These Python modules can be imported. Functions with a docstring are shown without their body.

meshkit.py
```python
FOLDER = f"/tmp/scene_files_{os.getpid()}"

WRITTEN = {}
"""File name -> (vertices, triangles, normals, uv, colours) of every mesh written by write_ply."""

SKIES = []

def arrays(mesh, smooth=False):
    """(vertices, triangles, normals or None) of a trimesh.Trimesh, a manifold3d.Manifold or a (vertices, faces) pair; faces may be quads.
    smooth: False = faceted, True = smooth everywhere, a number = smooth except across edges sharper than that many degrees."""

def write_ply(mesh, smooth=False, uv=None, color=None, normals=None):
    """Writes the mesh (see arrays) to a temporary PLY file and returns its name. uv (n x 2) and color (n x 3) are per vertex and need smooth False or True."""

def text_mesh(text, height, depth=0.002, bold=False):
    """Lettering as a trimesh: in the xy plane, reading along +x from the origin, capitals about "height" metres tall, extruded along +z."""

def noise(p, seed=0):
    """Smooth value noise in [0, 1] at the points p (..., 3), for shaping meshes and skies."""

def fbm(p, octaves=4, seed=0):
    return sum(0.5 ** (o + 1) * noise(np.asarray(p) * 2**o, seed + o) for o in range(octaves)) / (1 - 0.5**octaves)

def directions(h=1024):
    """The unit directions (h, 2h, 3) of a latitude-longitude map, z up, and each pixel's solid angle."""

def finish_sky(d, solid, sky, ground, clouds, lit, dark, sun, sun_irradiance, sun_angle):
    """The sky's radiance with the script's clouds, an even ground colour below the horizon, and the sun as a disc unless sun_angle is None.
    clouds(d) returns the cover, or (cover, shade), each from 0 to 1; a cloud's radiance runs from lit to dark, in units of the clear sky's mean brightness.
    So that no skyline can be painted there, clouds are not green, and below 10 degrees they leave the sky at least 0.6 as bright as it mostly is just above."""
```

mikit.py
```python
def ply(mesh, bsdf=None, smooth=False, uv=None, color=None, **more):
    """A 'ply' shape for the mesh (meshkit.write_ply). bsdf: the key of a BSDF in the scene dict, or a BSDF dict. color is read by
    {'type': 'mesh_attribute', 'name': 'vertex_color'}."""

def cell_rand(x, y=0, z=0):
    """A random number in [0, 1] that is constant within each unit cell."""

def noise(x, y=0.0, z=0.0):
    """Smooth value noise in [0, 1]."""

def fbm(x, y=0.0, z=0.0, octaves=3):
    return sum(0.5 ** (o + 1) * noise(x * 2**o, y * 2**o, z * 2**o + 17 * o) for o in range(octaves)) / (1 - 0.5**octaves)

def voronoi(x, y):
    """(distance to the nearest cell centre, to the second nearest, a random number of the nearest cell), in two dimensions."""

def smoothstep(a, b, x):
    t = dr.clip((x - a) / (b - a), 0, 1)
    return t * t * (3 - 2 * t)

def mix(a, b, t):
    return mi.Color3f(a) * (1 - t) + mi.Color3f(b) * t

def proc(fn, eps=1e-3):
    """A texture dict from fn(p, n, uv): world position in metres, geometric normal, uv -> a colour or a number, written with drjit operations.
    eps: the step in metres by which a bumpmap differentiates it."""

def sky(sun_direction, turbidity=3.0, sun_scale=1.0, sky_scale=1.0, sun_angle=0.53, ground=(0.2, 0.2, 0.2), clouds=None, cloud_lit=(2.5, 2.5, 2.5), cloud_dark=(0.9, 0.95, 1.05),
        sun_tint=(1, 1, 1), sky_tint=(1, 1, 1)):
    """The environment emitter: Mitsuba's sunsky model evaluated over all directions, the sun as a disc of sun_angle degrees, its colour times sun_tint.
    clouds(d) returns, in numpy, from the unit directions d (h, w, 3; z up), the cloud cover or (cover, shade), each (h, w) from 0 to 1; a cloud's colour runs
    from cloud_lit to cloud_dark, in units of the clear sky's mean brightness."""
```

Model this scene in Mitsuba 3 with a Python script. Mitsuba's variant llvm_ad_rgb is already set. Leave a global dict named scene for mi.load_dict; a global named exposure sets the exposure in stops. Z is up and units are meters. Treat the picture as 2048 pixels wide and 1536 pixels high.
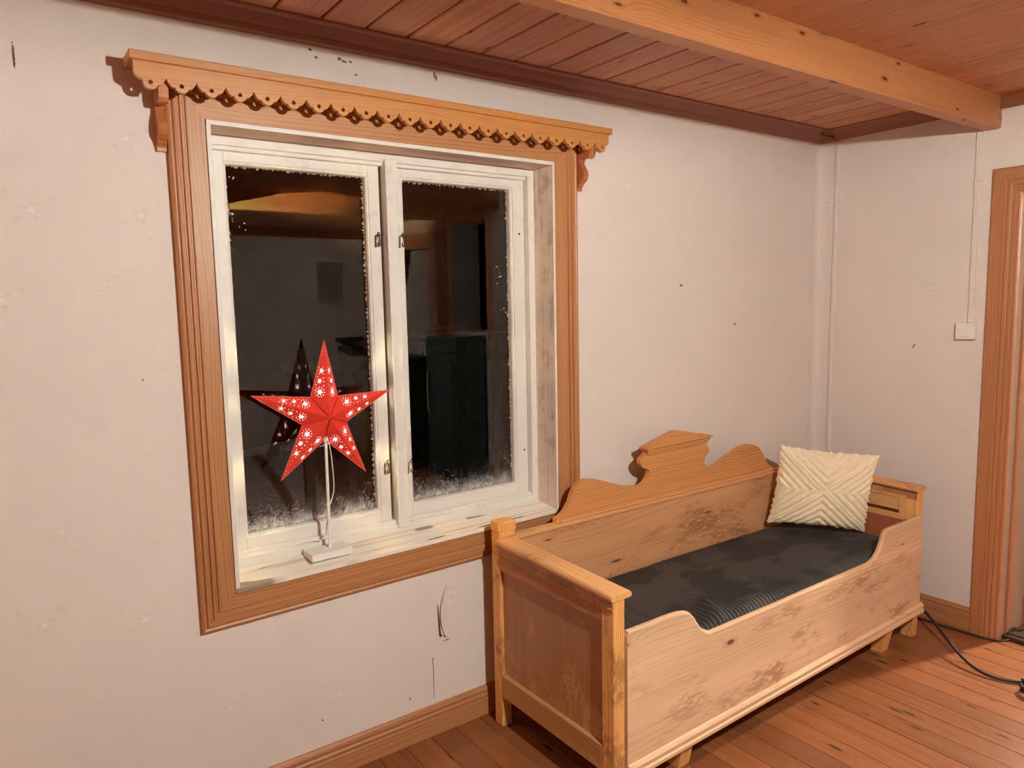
import math, random
import numpy as np
import trimesh
import drjit as dr
import mitsuba as mi
import mikit, meshkit
from shapely.geometry import Polygon, LineString, Point, box as sbox
from shapely.ops import unary_union
from shapely import affinity
from mikit import ply, proc, noise, fbm, voronoi, cell_rand, smoothstep, mix

T = mi.ScalarTransform4f
scene, labels = {}, {}
rng = random.Random(5)

# ---------------------------------------------------------------- camera, lamps, exposure
exposure = -0.18
CAM = np.array([0.0, -2.2, 1.55])
YAW, PITCH, ROLL, FPX = 0.6206, -0.1120, -0.0202, 1450.9
def camera_matrix():
    cy, sy, cp, sp = math.cos(YAW), math.sin(YAW), math.cos(PITCH), math.sin(PITCH)
    f = np.array([sy * cp, cy * cp, sp]); r = np.array([cy, -sy, 0.0]); u = np.cross(r, f)
    cr, sr = math.cos(ROLL), math.sin(ROLL)
    r, u = cr * r + sr * u, -sr * r + cr * u
    m = np.eye(4); m[:3, 0], m[:3, 1], m[:3, 2], m[:3, 3] = -r, u, f, CAM
    return m
scene['camera'] = {'type': 'perspective', 'fov': 2 * math.degrees(math.atan(1024 / FPX)), 'fov_axis': 'x',
                   'near_clip': 0.02, 'far_clip': 200.0, 'to_world': T(camera_matrix().tolist())}
LAMP = (1.10, -2.28, 2.103)          # bare bulb hanging under the ceiling, just outside the picture
LAMP_RADIANCE = [6300.0, 6350.0, 5600.0]
HALL = (5.05, -1.30, 1.90)           # bulb in the hallway behind the door opening
HALL_RADIANCE = [11000.0, 9700.0, 7200.0]
STAR_RADIANCE = [8500.0, 5700.0, 2300.0]

# ---------------------------------------------------------------- names, labels
def numbered(name):
    if name not in scene and name not in labels and not any(k.startswith(name + '__') for k in scene):
        return name
    i = 1
    while True:
        k = f'{name}_{i:03d}'
        if k not in scene and k not in labels:
            return k
        i += 1
def obj(name, mesh, bsdf, parent=None, smooth=False, label=None, **more):
    key = numbered((parent + '__' if parent else '') + name)
    scene[key] = ply(mesh, bsdf, smooth, **more)
    if label:
        labels[key] = {'label': label}
    return key
def thing(name, label, cat, group=None):
    key = numbered(name)
    labels[key] = {'label': label, 'category': cat}
    if group: labels[key]['group'] = group
    return key
def struct(name, label=None):
    labels[name] = {'kind': 'structure'}
    if label: labels[name]['label'] = label
    return name
def sobj(name, mesh, bsdf):
    scene[name] = ply(mesh, bsdf, False); labels[name] = {'kind': 'structure'}
def stuff(key):
    labels.setdefault(key, {})['kind'] = 'stuff'

# ---------------------------------------------------------------- mesh helpers
def cat(ms): return trimesh.util.concatenate(ms)
def TM(v, f): return trimesh.Trimesh(np.asarray(v, float), np.asarray(f, int), process=False)
def B(x0, x1, y0, y1, z0, z1, b=0.0):
    """box with chamfered edges"""
    if b <= 0:
        m = trimesh.creation.box(extents=(x1 - x0, y1 - y0, z1 - z0))
        m.apply_translation(((x0 + x1) / 2, (y0 + y1) / 2, (z0 + z1) / 2)); return m
    c = np.array([(x0 + x1) / 2, (y0 + y1) / 2, (z0 + z1) / 2]); h = np.array([x1 - x0, y1 - y0, z1 - z0]) / 2
    b = min(b, h.min() * .49); pts = []
    for s in np.ndindex(2, 2, 2):
        s = np.array(s) * 2 - 1
        for k in range(3):
            p = h - b; p[k] = h[k]
            pts.append(c + s * p)
    return trimesh.convex.convex_hull(np.array(pts))
def tri(poly): 
    v, f = trimesh.creation.triangulate_polygon(poly, engine='earcut')
    return np.asarray(v)[:, :2], np.asarray(f)
AX = {'xz': lambda a, b, c: np.stack([a, c, b], 1), 'yz': lambda a, b, c: np.stack([c, a, b], 1), 'xy': lambda a, b, c: np.stack([a, b, c], 1)}
def prism(poly, plane, lo, hi, bev=0.0):
    """extrude a shapely polygon lying in a coordinate plane from lo to hi along the third axis"""
    out = []
    for g in getattr(poly, 'geoms', [poly]):
        m = trimesh.creation.extrude_polygon(g, hi - lo, engine='earcut')
        v = np.array(m.vertices); v = AX[plane](v[:, 0], v[:, 1], v[:, 2] + lo)
        f = np.array(m.faces)
        if plane == 'xz': f = f[:, ::-1]
        out.append(TM(v, f))
    return cat(out)
def chaikin(p, n=2, closed=True):
    p = np.array(p, float)
    for _ in range(n):
        q = np.roll(p, -1, 0) if closed else p[1:]
        a = p if closed else p[:-1]
        r = np.empty((len(a) * 2, p.shape[1])); r[0::2], r[1::2] = .75 * a + .25 * q, .25 * a + .75 * q
        p = r if closed else np.vstack([p[:1], r, p[-1:]])
    return p
def loft(rings, cap=True):
    """closed rings of equal length joined by quads; ends capped"""
    rings = [np.asarray(r, float) for r in rings]; n = len(rings[0]); v = np.vstack(rings); f = []
    for k in range(len(rings) - 1):
        for i in range(n):
            j = (i + 1) % n; a, b, c, d = k * n + i, k * n + j, (k + 1) * n + j, (k + 1) * n + i
            f += [[a, b, c], [a, c, d]]
    if cap:
        for base, r in ((0, rings[0]), ((len(rings) - 1) * n, rings[-1])):
            nrm = np.zeros(3)
            for i in range(n): nrm += np.cross(r[i], r[(i + 1) % n])
            k = int(np.argmax(np.abs(nrm))); ij = [x for x in range(3) if x != k]
            pv, pf = tri(Polygon(r[:, ij]))
            # map triangulation back to ring indices
            idx = np.array([int(np.argmin(((r[:, ij] - q) ** 2).sum(1))) for q in pv])
            f += (idx[pf] + base).tolist()
    m = TM(v, f); trimesh.repair.fix_normals(m); return m
def sweep_x(profile_yz, x0, x1): return loft([[(x, y, z) for y, z in profile_yz] for x in (x0, x1)])
def sweep_y(profile_xz, y0, y1): return loft([[(x, y, z) for x, z in profile_xz] for y in (y0, y1)])
def tube(pts, rad, n=8, smooth=2):
    p = np.array(pts, float)
    if smooth: p = chaikin(p, smooth, closed=False)
    t = np.gradient(p, axis=0); t /= np.linalg.norm(t, axis=1, keepdims=True) + 1e-12
    a = np.cross(t[0], [0, 0, 1.0]); a = a if np.linalg.norm(a) > .1 else np.cross(t[0], [1.0, 0, 0]); a /= np.linalg.norm(a)
    ang = np.arange(n) * 2 * np.pi / n; rings = []
    R = np.broadcast_to(rad, (len(p),))
    for i in range(len(p)):
        a = a - t[i] * (a @ t[i]); a /= np.linalg.norm(a); b = np.cross(t[i], a)
        rings.append(p[i] + R[i] * (np.cos(ang)[:, None] * a + np.sin(ang)[:, None] * b))
    v = np.vstack(rings); f = []
    for k in range(len(p) - 1):
        for i in range(n):
            j = (i + 1) % n; f += [[k * n + i, k * n + j, (k + 1) * n + j], [k * n + i, (k + 1) * n + j, (k + 1) * n + i]]
    c0, c1 = len(v), len(v) + 1; v = np.vstack([v, p[:1], p[-1:]])
    for i in range(n):
        j = (i + 1) % n; f += [[c0, j, i], [c1, (len(p) - 1) * n + i, (len(p) - 1) * n + j]]
    return TM(v, f)
def lathe(prof, c, n=24):
    """profile of (r, z) around the vertical axis through c"""
    ang = np.arange(n) * 2 * np.pi / n
    rings = [np.stack([c[0] + r * np.cos(ang), c[1] + r * np.sin(ang), np.full(n, c[2] + z)], 1) for r, z in prof]
    v = np.vstack(rings); f = []
    for k in range(len(prof) - 1):
        for i in range(n):
            j = (i + 1) % n; f += [[k * n + i, k * n + j, (k + 1) * n + j], [k * n + i, (k + 1) * n + j, (k + 1) * n + i]]
    m = TM(v, f); trimesh.repair.fix_normals(m); return m
def grid(P, closed=False):
    """P (n, m, 3) -> mesh"""
    n, m = P.shape[:2]; i, j = np.meshgrid(np.arange(n - 1), np.arange(m - 1), indexing='ij')
    a = (i * m + j).ravel(); b = a + 1; c = a + m + 1; d = a + m
    return TM(P.reshape(-1, 3), np.vstack([np.stack([a, b, c], 1), np.stack([a, c, d], 1)]))
def ball(c, r, sub=2): 
    m = trimesh.creation.icosphere(subdivisions=sub, radius=r); m.apply_translation(c); return m

# ---------------------------------------------------------------- materials
def S(r, g, b):
    """sRGB 0..255 to linear"""
    return [((c / 255) / 12.92 if c <= 10 else ((c / 255 + .055) / 1.055) ** 2.4) for c in (r, g, b)]
def principled(name, color, rough=.6, spec=.3, **k):
    scene[name] = {'type': 'twosided', 'b': {'type': 'principled', 'base_color': color if isinstance(color, dict) else {'type': 'rgb', 'value': list(color)}, 'roughness': rough, 'specular': spec, **k}}
    return name
def wood_fn(axis, base, dark, ring=.006, contrast=.55, pitch=None, paxis=0, p0=0.0, var=.12, knots=.35, ksize=.012, kcol=None,
            seed=0, patch=None, thr=.58, pscale=5.0, kfreq=(1.6, 8.0), flat=.05, tone=.12):
    o = [k for k in range(3) if k != axis]
    kcol = kcol or [c * .35 for c in dark]
    def fn(p, n, uv):
        q = [p.x, p.y, p.z]; nn = [n.x, n.y, n.z]
        u, a, b = q[axis] + seed * 3.7, q[o[0]], q[o[1]]
        swap = dr.abs(nn[o[0]]) > .7
        a, b = dr.select(swap, b, a), dr.select(swap, a, b)
        if pitch:
            c = dr.floor((q[paxis] - p0) / pitch)
            r1, r2, r3 = cell_rand(c, seed + 1), cell_rand(c, seed + 2), cell_rand(c, seed + 3)
            a = dr.select(swap, a, a - p0 - (c + .5) * pitch)
        else:
            c, r1, r2, r3 = mi.Float(0), mi.Float(.31 + .17 * (seed % 4)), mi.Float(.5), mi.Float(.5)
        u = u + r1 * 17
        wob = (fbm(u * .8, c * 5.1 + seed, 0., octaves=3) - .5) * .16
        da = a - wob - (r2 - .5) * .04
        # knots bend the rings around them
        kx, ky = u * kfreq[0], a * kfreq[1] + c * 7.3 + seed * 2.1
        kd, _, kw = voronoi(kx, ky)
        kdist = kd * (1.0 / math.sqrt(kfreq[0] * kfreq[1]))
        on = dr.select(kw > 1 - knots, 1.0, 0.0)
        bend = on * dr.exp(-kdist * kdist / (9 * ksize * ksize)) * ring * 2.2
        rad = dr.sqrt(da * da + (flat + .05 * r1) * (flat + .05 * r1)) + bend + .004 * noise(u * 2.5, a * 25, b * 25)
        fr = rad / ring + 1.6 * fbm(rad * 38, c * 3.1 + seed, .4, octaves=2); ri = dr.floor(fr); fr = fr - ri
        late = smoothstep(.25, .85, fr) * (1 - smoothstep(.90, 1.0, fr)) * (.35 + .9 * cell_rand(ri, c + seed, 9))
        fine = noise(u * 7, a * 380, b * 380); streak = fbm(u * 1.1, a * 55, b * 55, octaves=3)
        t = dr.clip(contrast * late * (.35 + 1.1 * noise(u * 1.2, a * 7, 3.3)) + .20 * (fine - .5) + .55 * (streak - .45), 0, 1)
        col = mix(base, dark, t)
        low = fbm(u * 1.3, a * 9, b * 9, octaves=3)
        col = col * (1 + 2 * var * (r3 - .5)) * (1 + tone * 2 * (low - .5))
        kr = ksize * (.5 + .9 * cell_rand(dr.floor(kw * 997), 5))
        core = on * (1 - smoothstep(kr * .55, kr, kdist + .003 * (noise(u * 120, a * 120) - .5)))
        halo = on * (1 - smoothstep(kr, kr * 2.4, kdist)) * .35
        col = mix(col, kcol, dr.clip(core * .85 + halo * .6, 0, 1))
        if patch is not None:
            ks = [pscale * 1.7] * 3; ks[axis] = pscale * .75
            f = fbm(q[0] * ks[0] + seed, q[1] * ks[1], q[2] * ks[2], octaves=4)
            kf = [150.0] * 3; kf[axis] = 60.0
            g = fbm(q[0] * kf[0] * .7, q[1] * kf[1] * .7, q[2] * kf[2] * .7, octaves=4)
            m = smoothstep(thr - .08, thr + .18, f) * smoothstep(.36, .60, g + .5 * (f - thr))
            col = mix(col, patch, m * .7)
        return col
    return fn
def wood(name, axis, base, dark, rough=.5, spec=.35, **k):
    return principled(name, proc(wood_fn(axis, base, dark, **k)), rough, spec)

PITCH_C = .1385; C0 = .712 - 20 * PITCH_C          # ceiling boards
PITCH_F = .1025; F0 = 2.913 - 60 * PITCH_F         # floor planks
pine, pine_d = [.42, .19, .078], [.27, .095, .033]
for ax, n in ((0, 'pine_x'), (1, 'pine_y'), (2, 'pine_z')):
    wood(n, ax, pine, pine_d, .42, .4, ring=.011, contrast=.5, knots=.16, ksize=.008, seed=ax)
wood('pine_cornice', 0, [.47, .20, .062], [.33, .12, .033], .38, .45, ring=.009, contrast=.4, knots=0, seed=4)
wood('pine_bracket', 2, [.40, .13, .045], [.28, .08, .028], .3, .5, ring=.012, contrast=.3, knots=0, seed=5)
wood('pine_door', 2, [.46, .19, .085], [.30, .10, .04], .42, .4, ring=.013, contrast=.5, knots=.2, ksize=.012, seed=6)
wood('pine_beam', 0, [.46, .19, .075], [.33, .11, .04], .42, .4, ring=.012, contrast=.35, knots=.85, ksize=.013, kfreq=(3.2, 9.0), kcol=[.10, .03, .012], seed=7)
wood('pine_ceiling', 1, [.47, .20, .10], [.30, .105, .045], .45, .35, ring=.013, contrast=.35, pitch=PITCH_C, paxis=0, p0=C0, var=.12, knots=.6, ksize=.011, kcol=[.12, .038, .015], seed=8, kfreq=(2.2, 7.2))
wood('pine_floor', 1, [.235, .082, .031], [.15, .044, .016], .36, .4, ring=.011, contrast=.4, pitch=PITCH_F, paxis=0, p0=F0, var=.16, knots=.7, ksize=.012, kcol=[.05, .015, .008], seed=9, kfreq=(2.4, 9.75))
wood('crown_wood', 0, [.24, .078, .036], [.16, .045, .02], .45, .35, ring=.012, contrast=.3, knots=.3, ksize=.009, seed=10)
wood('crown_wood_y', 1, [.24, .078, .036], [.16, .045, .02], .45, .35, ring=.012, contrast=.3, knots=.2, ksize=.009, seed=10)
# the old settle: stripped pine with remains of darker paint
wood('added_dark_wood', 2, [.36, .16, .07], [.24, .09, .035], .5, .3, ring=.012, contrast=.4, knots=.2, seed=23)  # made-up dark finish for unseen walls, holds bounce light down
wood('settle_front', 0, [.66, .43, .275], [.48, .265, .145], .6, .25, ring=.014, contrast=.42, knots=.5, ksize=.012, kcol=[.17, .065, .03], seed=11, patch=[.34, .15, .075], thr=.63, pscale=6.0, kfreq=(2.4, 6.0), tone=.28)
wood('settle_back', 0, [.60, .30, .145], [.43, .185, .08], .6, .25, ring=.013, contrast=.45, knots=.3, ksize=.012, seed=12, patch=[.24, .095, .045], thr=.57, pscale=5.5, tone=.26)
wood('settle_crest', 0, [.62, .27, .095], [.40, .15, .045], .5, .3, ring=.011, contrast=.6, knots=.12, ksize=.01, seed=13, flat=.03)
wood('settle_post', 2, [.74, .37, .125], [.42, .16, .045], .55, .3, ring=.008, contrast=.6, knots=.1, seed=14, patch=[.28, .12, .045], thr=.53, pscale=9)
wood('settle_arm', 1, [.66, .34, .14], [.46, .19, .07], .5, .3, ring=.009, contrast=.45, knots=.1, seed=15, patch=[.30, .13, .055], thr=.62, pscale=8)
wood('settle_rail', 1, [.40, .165, .075], [.30, .105, .045], .55, .3, ring=.012, contrast=.35, knots=.1, seed=16, patch=[.26, .095, .045], thr=.6, pscale=6)
wood('settle_panel', 2, [.36, .165, .07], [.25, .10, .04], .42, .4, ring=.016, contrast=.3, knots=.1, seed=17, patch=[.50, .27, .13], thr=.54, pscale=6)
wood('settle_inner', 0, [.36, .11, .05], [.26, .07, .03], .55, .3, ring=.016, contrast=.25, knots=0, seed=18)

DOTS = [(.85, 2.318, .007, .004), (.868, 2.299, .005, .004), (.942, 2.307, .009, .005), (.955, 2.302, .006, .004), (.961, 2.301, .006, .003), (.978, 2.304, .006, .003), (.996, 2.268, .005, .004), (1.278, 2.312, .004, .012),
        (1.284, 2.304, .004, .010), (.329, 1.359, .003, .003), (.827, .603, .009, .006), (2.505, 1.61, .009, .005), (2.884, 1.427, .009, .004), (.781, .201, .003, .004), (1.101, .162, .004, .004),
        (.10, 2.171, .003, .035), (3.555, 1.675, .006, .012), (3.552, 1.60, .004, .03), (3.55, 1.515, .008, .008), (3.548, 1.425, .010, .012), (3.55, 1.358, .006, .009), (3.55, 1.31, .005, .012), (3.55, 1.26, .006, .010), (3.553, 1.10, .005, .02), (1.256, .335, .016, .002)]
def wallpaper_fn(side):
    def fn(p, n, uv):
        a, z = (p.x, p.z) if side == 'x' else (p.y + 7.7, p.z)
        col = mi.Color3f(.69, .608, .572)
        col = col * (1 + .10 * (fbm(a * 2.2, z * 2.2, .5, octaves=3) - .5))
        # sparse little printed sprigs: a pale bud with grey leaves round it
        w = .275; row = dr.floor(z / .21); sh = .5 * (row - 2 * dr.floor(row / 2))
        cx = dr.floor(a / w + sh)
        lx = (a / w + sh - cx - .5) * w + .12 * (cell_rand(cx, row, 1) - .5); lz = z - (row + .5) * .21 + .11 * (cell_rand(cx, row, 2) - .5)
        j = .010 * (fbm(a * 60, z * 60, .2, octaves=2) - .5)
        def spot(dx, dz, rx, rz): return 1 - smoothstep(.55, 1.0, dr.sqrt(dr.square((lx - dx + j) / rx) + dr.square((lz - dz - j) / rz)))
        st = 1.0 * cell_rand(cx, row, 3)
        grey = spot(.012, .014, .011, .004) + spot(-.012, .006, .008, .004) + spot(.006, -.016, .008, .005) + spot(-.03, -.02, .012, .004) + .7 * spot(.045, .03, .010, .007) + .6 * spot(-.055, .045, .009, .006) + .6 * spot(.02, -.06, .011, .005)
        grain = noise(a * 300, z * 300, .7)
        col = mix(col, [.40, .32, .28], dr.clip(grey * .24 * st * (.5 + grain), 0, .5))
        col = mix(col, [.86, .80, .74], dr.clip(spot(0, 0, .009, .005) * .45 * smoothstep(.45, .9, st), 0, 1))
        if side == 'x':
            m = mi.Float(0)
            for (x, zz, rx, rz) in DOTS:
                d = dr.sqrt(dr.square((a - x) / rx) + dr.square((z - zz) / rz)) + .5 * (noise(a * 350, z * 350) - .5)
                m = dr.maximum(m, 1 - smoothstep(.75, 1.05, d))
            col = mix(col, [.05, .03, .02], m * .9)
        else:
            y = p.y; d = dr.sqrt(dr.square((y + .508 + .6 * (z - 1.305)) / .004) + dr.square((z - 1.305) / .014))
            col = mix(col, [.10, .06, .04], (1 - smoothstep(.7, 1.1, d + .6 * (noise(y * 300, z * 300) - .5))) * .85)
        return col
    return fn
principled('wallpaper_back', proc(wallpaper_fn('x')), .75, .2)
principled('wallpaper_right', proc(wallpaper_fn('y')), .75, .2)
principled('wall_board', [.09, .05, .03], .9, .1)
principled('wall_plain', [.34, .30, .27], .85, .15)

def white_fn(p, n, uv):
    f = fbm(p.x * 22, p.y * 22, p.z * 22, octaves=3); s = noise(p.x * 170, p.y * 170, p.z * 90)
    return mix([.665, .635, .60], [.53, .47, .42], smoothstep(.60, .85, f + .20 * (s - .5)) * .5)
principled('white_paint', proc(white_fn), .45, .4)
def raw_fn(p, n, uv):
    f = fbm(p.x * 2, p.y * 20, p.z * 20, octaves=3); s = noise(p.x * 3 + 40 * (dr.abs(n.x)), p.y * 120, p.z * (6 + 0 * p.x) + 120 * 0)
    return mix([.68, .56, .48], [.50, .36, .28], smoothstep(.42, .75, .6 * f + .4 * s))
principled('white_worn', proc(raw_fn), .55, .3)
def sill_fn(p, n, uv):
    s = noise(p.x * 1.5, p.y * 110, p.z * 60); f = fbm(p.x * 5, p.y * 45, p.z * 90, octaves=3)
    col = mix([.78, .72, .65], [.60, .48, .37], smoothstep(.50, .78, .5 * s + .5 * f))
    crack = smoothstep(.74, .78, noise(p.x * 2.2 + 3, p.y * 70, .11)) * smoothstep(.45, .6, noise(p.x * 9, 4.))
    return mix(col, [.16, .10, .07], crack * .8)
principled('sill_paint', proc(sill_fn), .5, .35)
principled('white_plastic', [.74, .70, .65], .35, .45)
principled('cable_white', [.68, .60, .56], .5, .3)
principled('black_rubber', [.018, .018, .02], .4, .4)
principled('dark_iron', [.10, .075, .055], .35, .5, metallic=.85)
principled('black_iron', [.03, .028, .028], .5, .4)
principled('lacquer_white', [.76, .72, .68], .4, .4)
principled('star_base_paint', [.78, .75, .72], .45, .4)
scene['glass'] = {'type': 'thindielectric', 'int_ior': 1.62, 'ext_ior': 1.0}
scene['droplet_water'] = {'type': 'dielectric', 'int_ior': 1.33, 'ext_ior': 1.0}
principled('frost_ice', [.70, .70, .70], .6, .3)
principled('putty', [.30, .25, .21], .8, .2)
scene['star_paper'] = {'type': 'principledthin', 'base_color': {'type': 'rgb', 'value': [.72, .055, .035]}, 'roughness': .6, 'diff_trans': .012, 'eta': 1.3}
def cushion_fn(p, n, uv):
    f = fbm(p.x * 5, p.y * 9, 0., octaves=4)
    return mix([.026, .027, .028], [.050, .046, .044], smoothstep(.40, .60, f))
principled('corduroy', proc(cushion_fn), .6, .4, sheen=.4, sheen_tint=.2)
def pillow_fn(p, n, uv):
    return mix([.84, .70, .50], [.90, .79, .60], noise(p.x * 130, p.y * 130, p.z * 130))
principled('tufted_cotton', proc(pillow_fn), .95, .1, sheen=.3)
def brick_fn(p, n, uv): return mix([.34, .12, .07], [.46, .20, .12], fbm(p.x * 14, p.y * 14, p.z * 14))
principled('brick_clay', proc(brick_fn), .85, .2)
principled('mortar', [.40, .33, .28], .95, .1)
principled('plaster', [.50, .47, .44], .9, .1)
principled('stove_black', [.02, .02, .02], .5, .4)
principled('teal_paint', [.022, .062, .056], .35, .5)
wood('log_bark', 2, [.62, .40, .18], [.40, .22, .09], .8, .2, ring=.012, seed=21)
principled('snow', [.82, .84, .88], .9, .1)
principled('dark_wood_out', [.018, .013, .011], .8, .2)

# ---------------------------------------------------------------- the room: floor, ceiling, walls
X1, XL, YB = 3.565, -1.25, -5.2
ZC = 2.375
fl = struct('floor')
obj('subfloor', B(XL - .2, X1 + .02, YB - .1, .02, -.06, -.022), 'wall_board', fl)
k = math.floor((XL - F0) / PITCH_F)
while F0 + k * PITCH_F < X1:
    x0 = F0 + k * PITCH_F
    obj('plank', B(x0 + .0006, min(x0 + PITCH_F, X1 + .005) - .0006, YB, .004, -.022, rng.uniform(-.0008, 0), .0016), 'pine_floor', fl)
    k += 1
ce = struct('ceiling')
obj('deck', B(XL - .2, X1 + .2, YB - .1, .1, ZC + .012, ZC + .05), 'crown_wood', ce)
k = math.floor((XL - C0) / PITCH_C)
while C0 + k * PITCH_C < X1:
    x0 = C0 + k * PITCH_C
    obj('board', B(x0 + .0032, min(x0 + PITCH_C, X1 + .004) - .0032, YB, .0, ZC + rng.uniform(-.0005, .0005), ZC + .014, .004), 'pine_ceiling', ce)
    k += 1
def beam(y0, y1, name='beam'):
    return obj(name, B(XL, X1 + .004, y0, y1, 2.244, 2.40, .006), 'pine_beam', ce)
beam(-.832, -.768); beam(-2.92, -2.85)

# window wall: dark boarding, then strips of wallpaper with a torn place
CI = dict(xl=.531, xr=1.768, zt=2.070, zbl=.718, zbr=.734)
hole = Polygon([(CI['xl'] - .01, CI['zbl'] - .03), (CI['xr'] + .01, CI['zbr'] - .03), (CI['xr'] + .01, CI['zt'] + .01), (CI['xl'] - .01, CI['zt'] + .01)])
wb = struct('wall_back')
obj('boarding', prism(sbox(XL - .2, -.06, X1 + .2, 2.42).difference(hole), 'xz', .002, .27), 'wall_board', wb)
tear = Polygon([(1.2225, .482), (1.226, .470), (1.228, .44), (1.232, .40), (1.234, .365), (1.240, .357), (1.234, .350), (1.226, .358), (1.224, .40), (1.2225, .44)])
tear2 = Polygon([(1.243, .357), (1.263, .343), (1.262, .339), (1.241, .353)])
slit = Polygon([(1.196, .286), (1.1995, .287), (1.1985, .21), (1.1978, .131), (1.196, .131)])
seams = [XL, -.457, .0925, .650, 1.1990, 1.752, 2.304, 2.856, 3.40, X1 + .001]
for i in range(len(seams) - 1):
    pl = sbox(seams[i], 0.0, seams[i + 1], 2.38).difference(hole).difference(tear).difference(tear2).difference(slit)
    if i == 7: pl = sbox(seams[i], 0.0, X1, 2.38)
    if i == 8: continue
    obj('wallpaper', prism(pl, 'xz', -.0012 if i % 2 else -.0009, .0022), 'wallpaper_back', wb)
# the curled flap of torn paper and the bulge below it
t, s = np.meshgrid(np.linspace(0, 1, 25), np.linspace(0, 1, 11), indexing='ij')
wid = .040 * np.sin(np.pi * np.clip(t * .93 + .05, 0, 1)) ** .8
hx = 1.270 - .010 * t; hz = .535 - .19 * t
P = np.stack([hx - wid * s * (1 - .12 * s), -.0015 - .009 * np.sin(np.pi * np.clip(t, 0, 1)) ** .7 * s ** 1.2, hz - .004 * s + .012 * s * (1 - t)], -1)
obj('torn_flap', grid(P), 'wallpaper_back', wb, smooth=True, label='torn wallpaper flap curling off the wall')
# right wall with the door opening
DY0, DY1, DZ = -.930, -1.76, 1.965
wr = struct('wall_right')
door_hole = unary_union([sbox(DY1, -.1, DY0, DZ), sbox(-3.41, 1.29, -2.82, 2.29)])     # door, and an added hatch that reads dark in the reflection
obj('boarding', prism(sbox(YB - .2, -.06, .25, 2.42).difference(door_hole), 'yz', X1 + .002, X1 + .30), 'wall_plain', wr)
ys = [.001, -.05, -.58, -1.12, -1.66, -2.2, -2.74, -3.28, -3.8, -4.4, YB]
for i in range(len(ys) - 1):
    pl = sbox(ys[i + 1], 0, ys[i], 2.38).difference(door_hole)
    obj('wallpaper', prism(pl, 'yz', X1 - (.0008 if i % 2 else .0011), X1 + .0022), 'wallpaper_right', wr)
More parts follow.
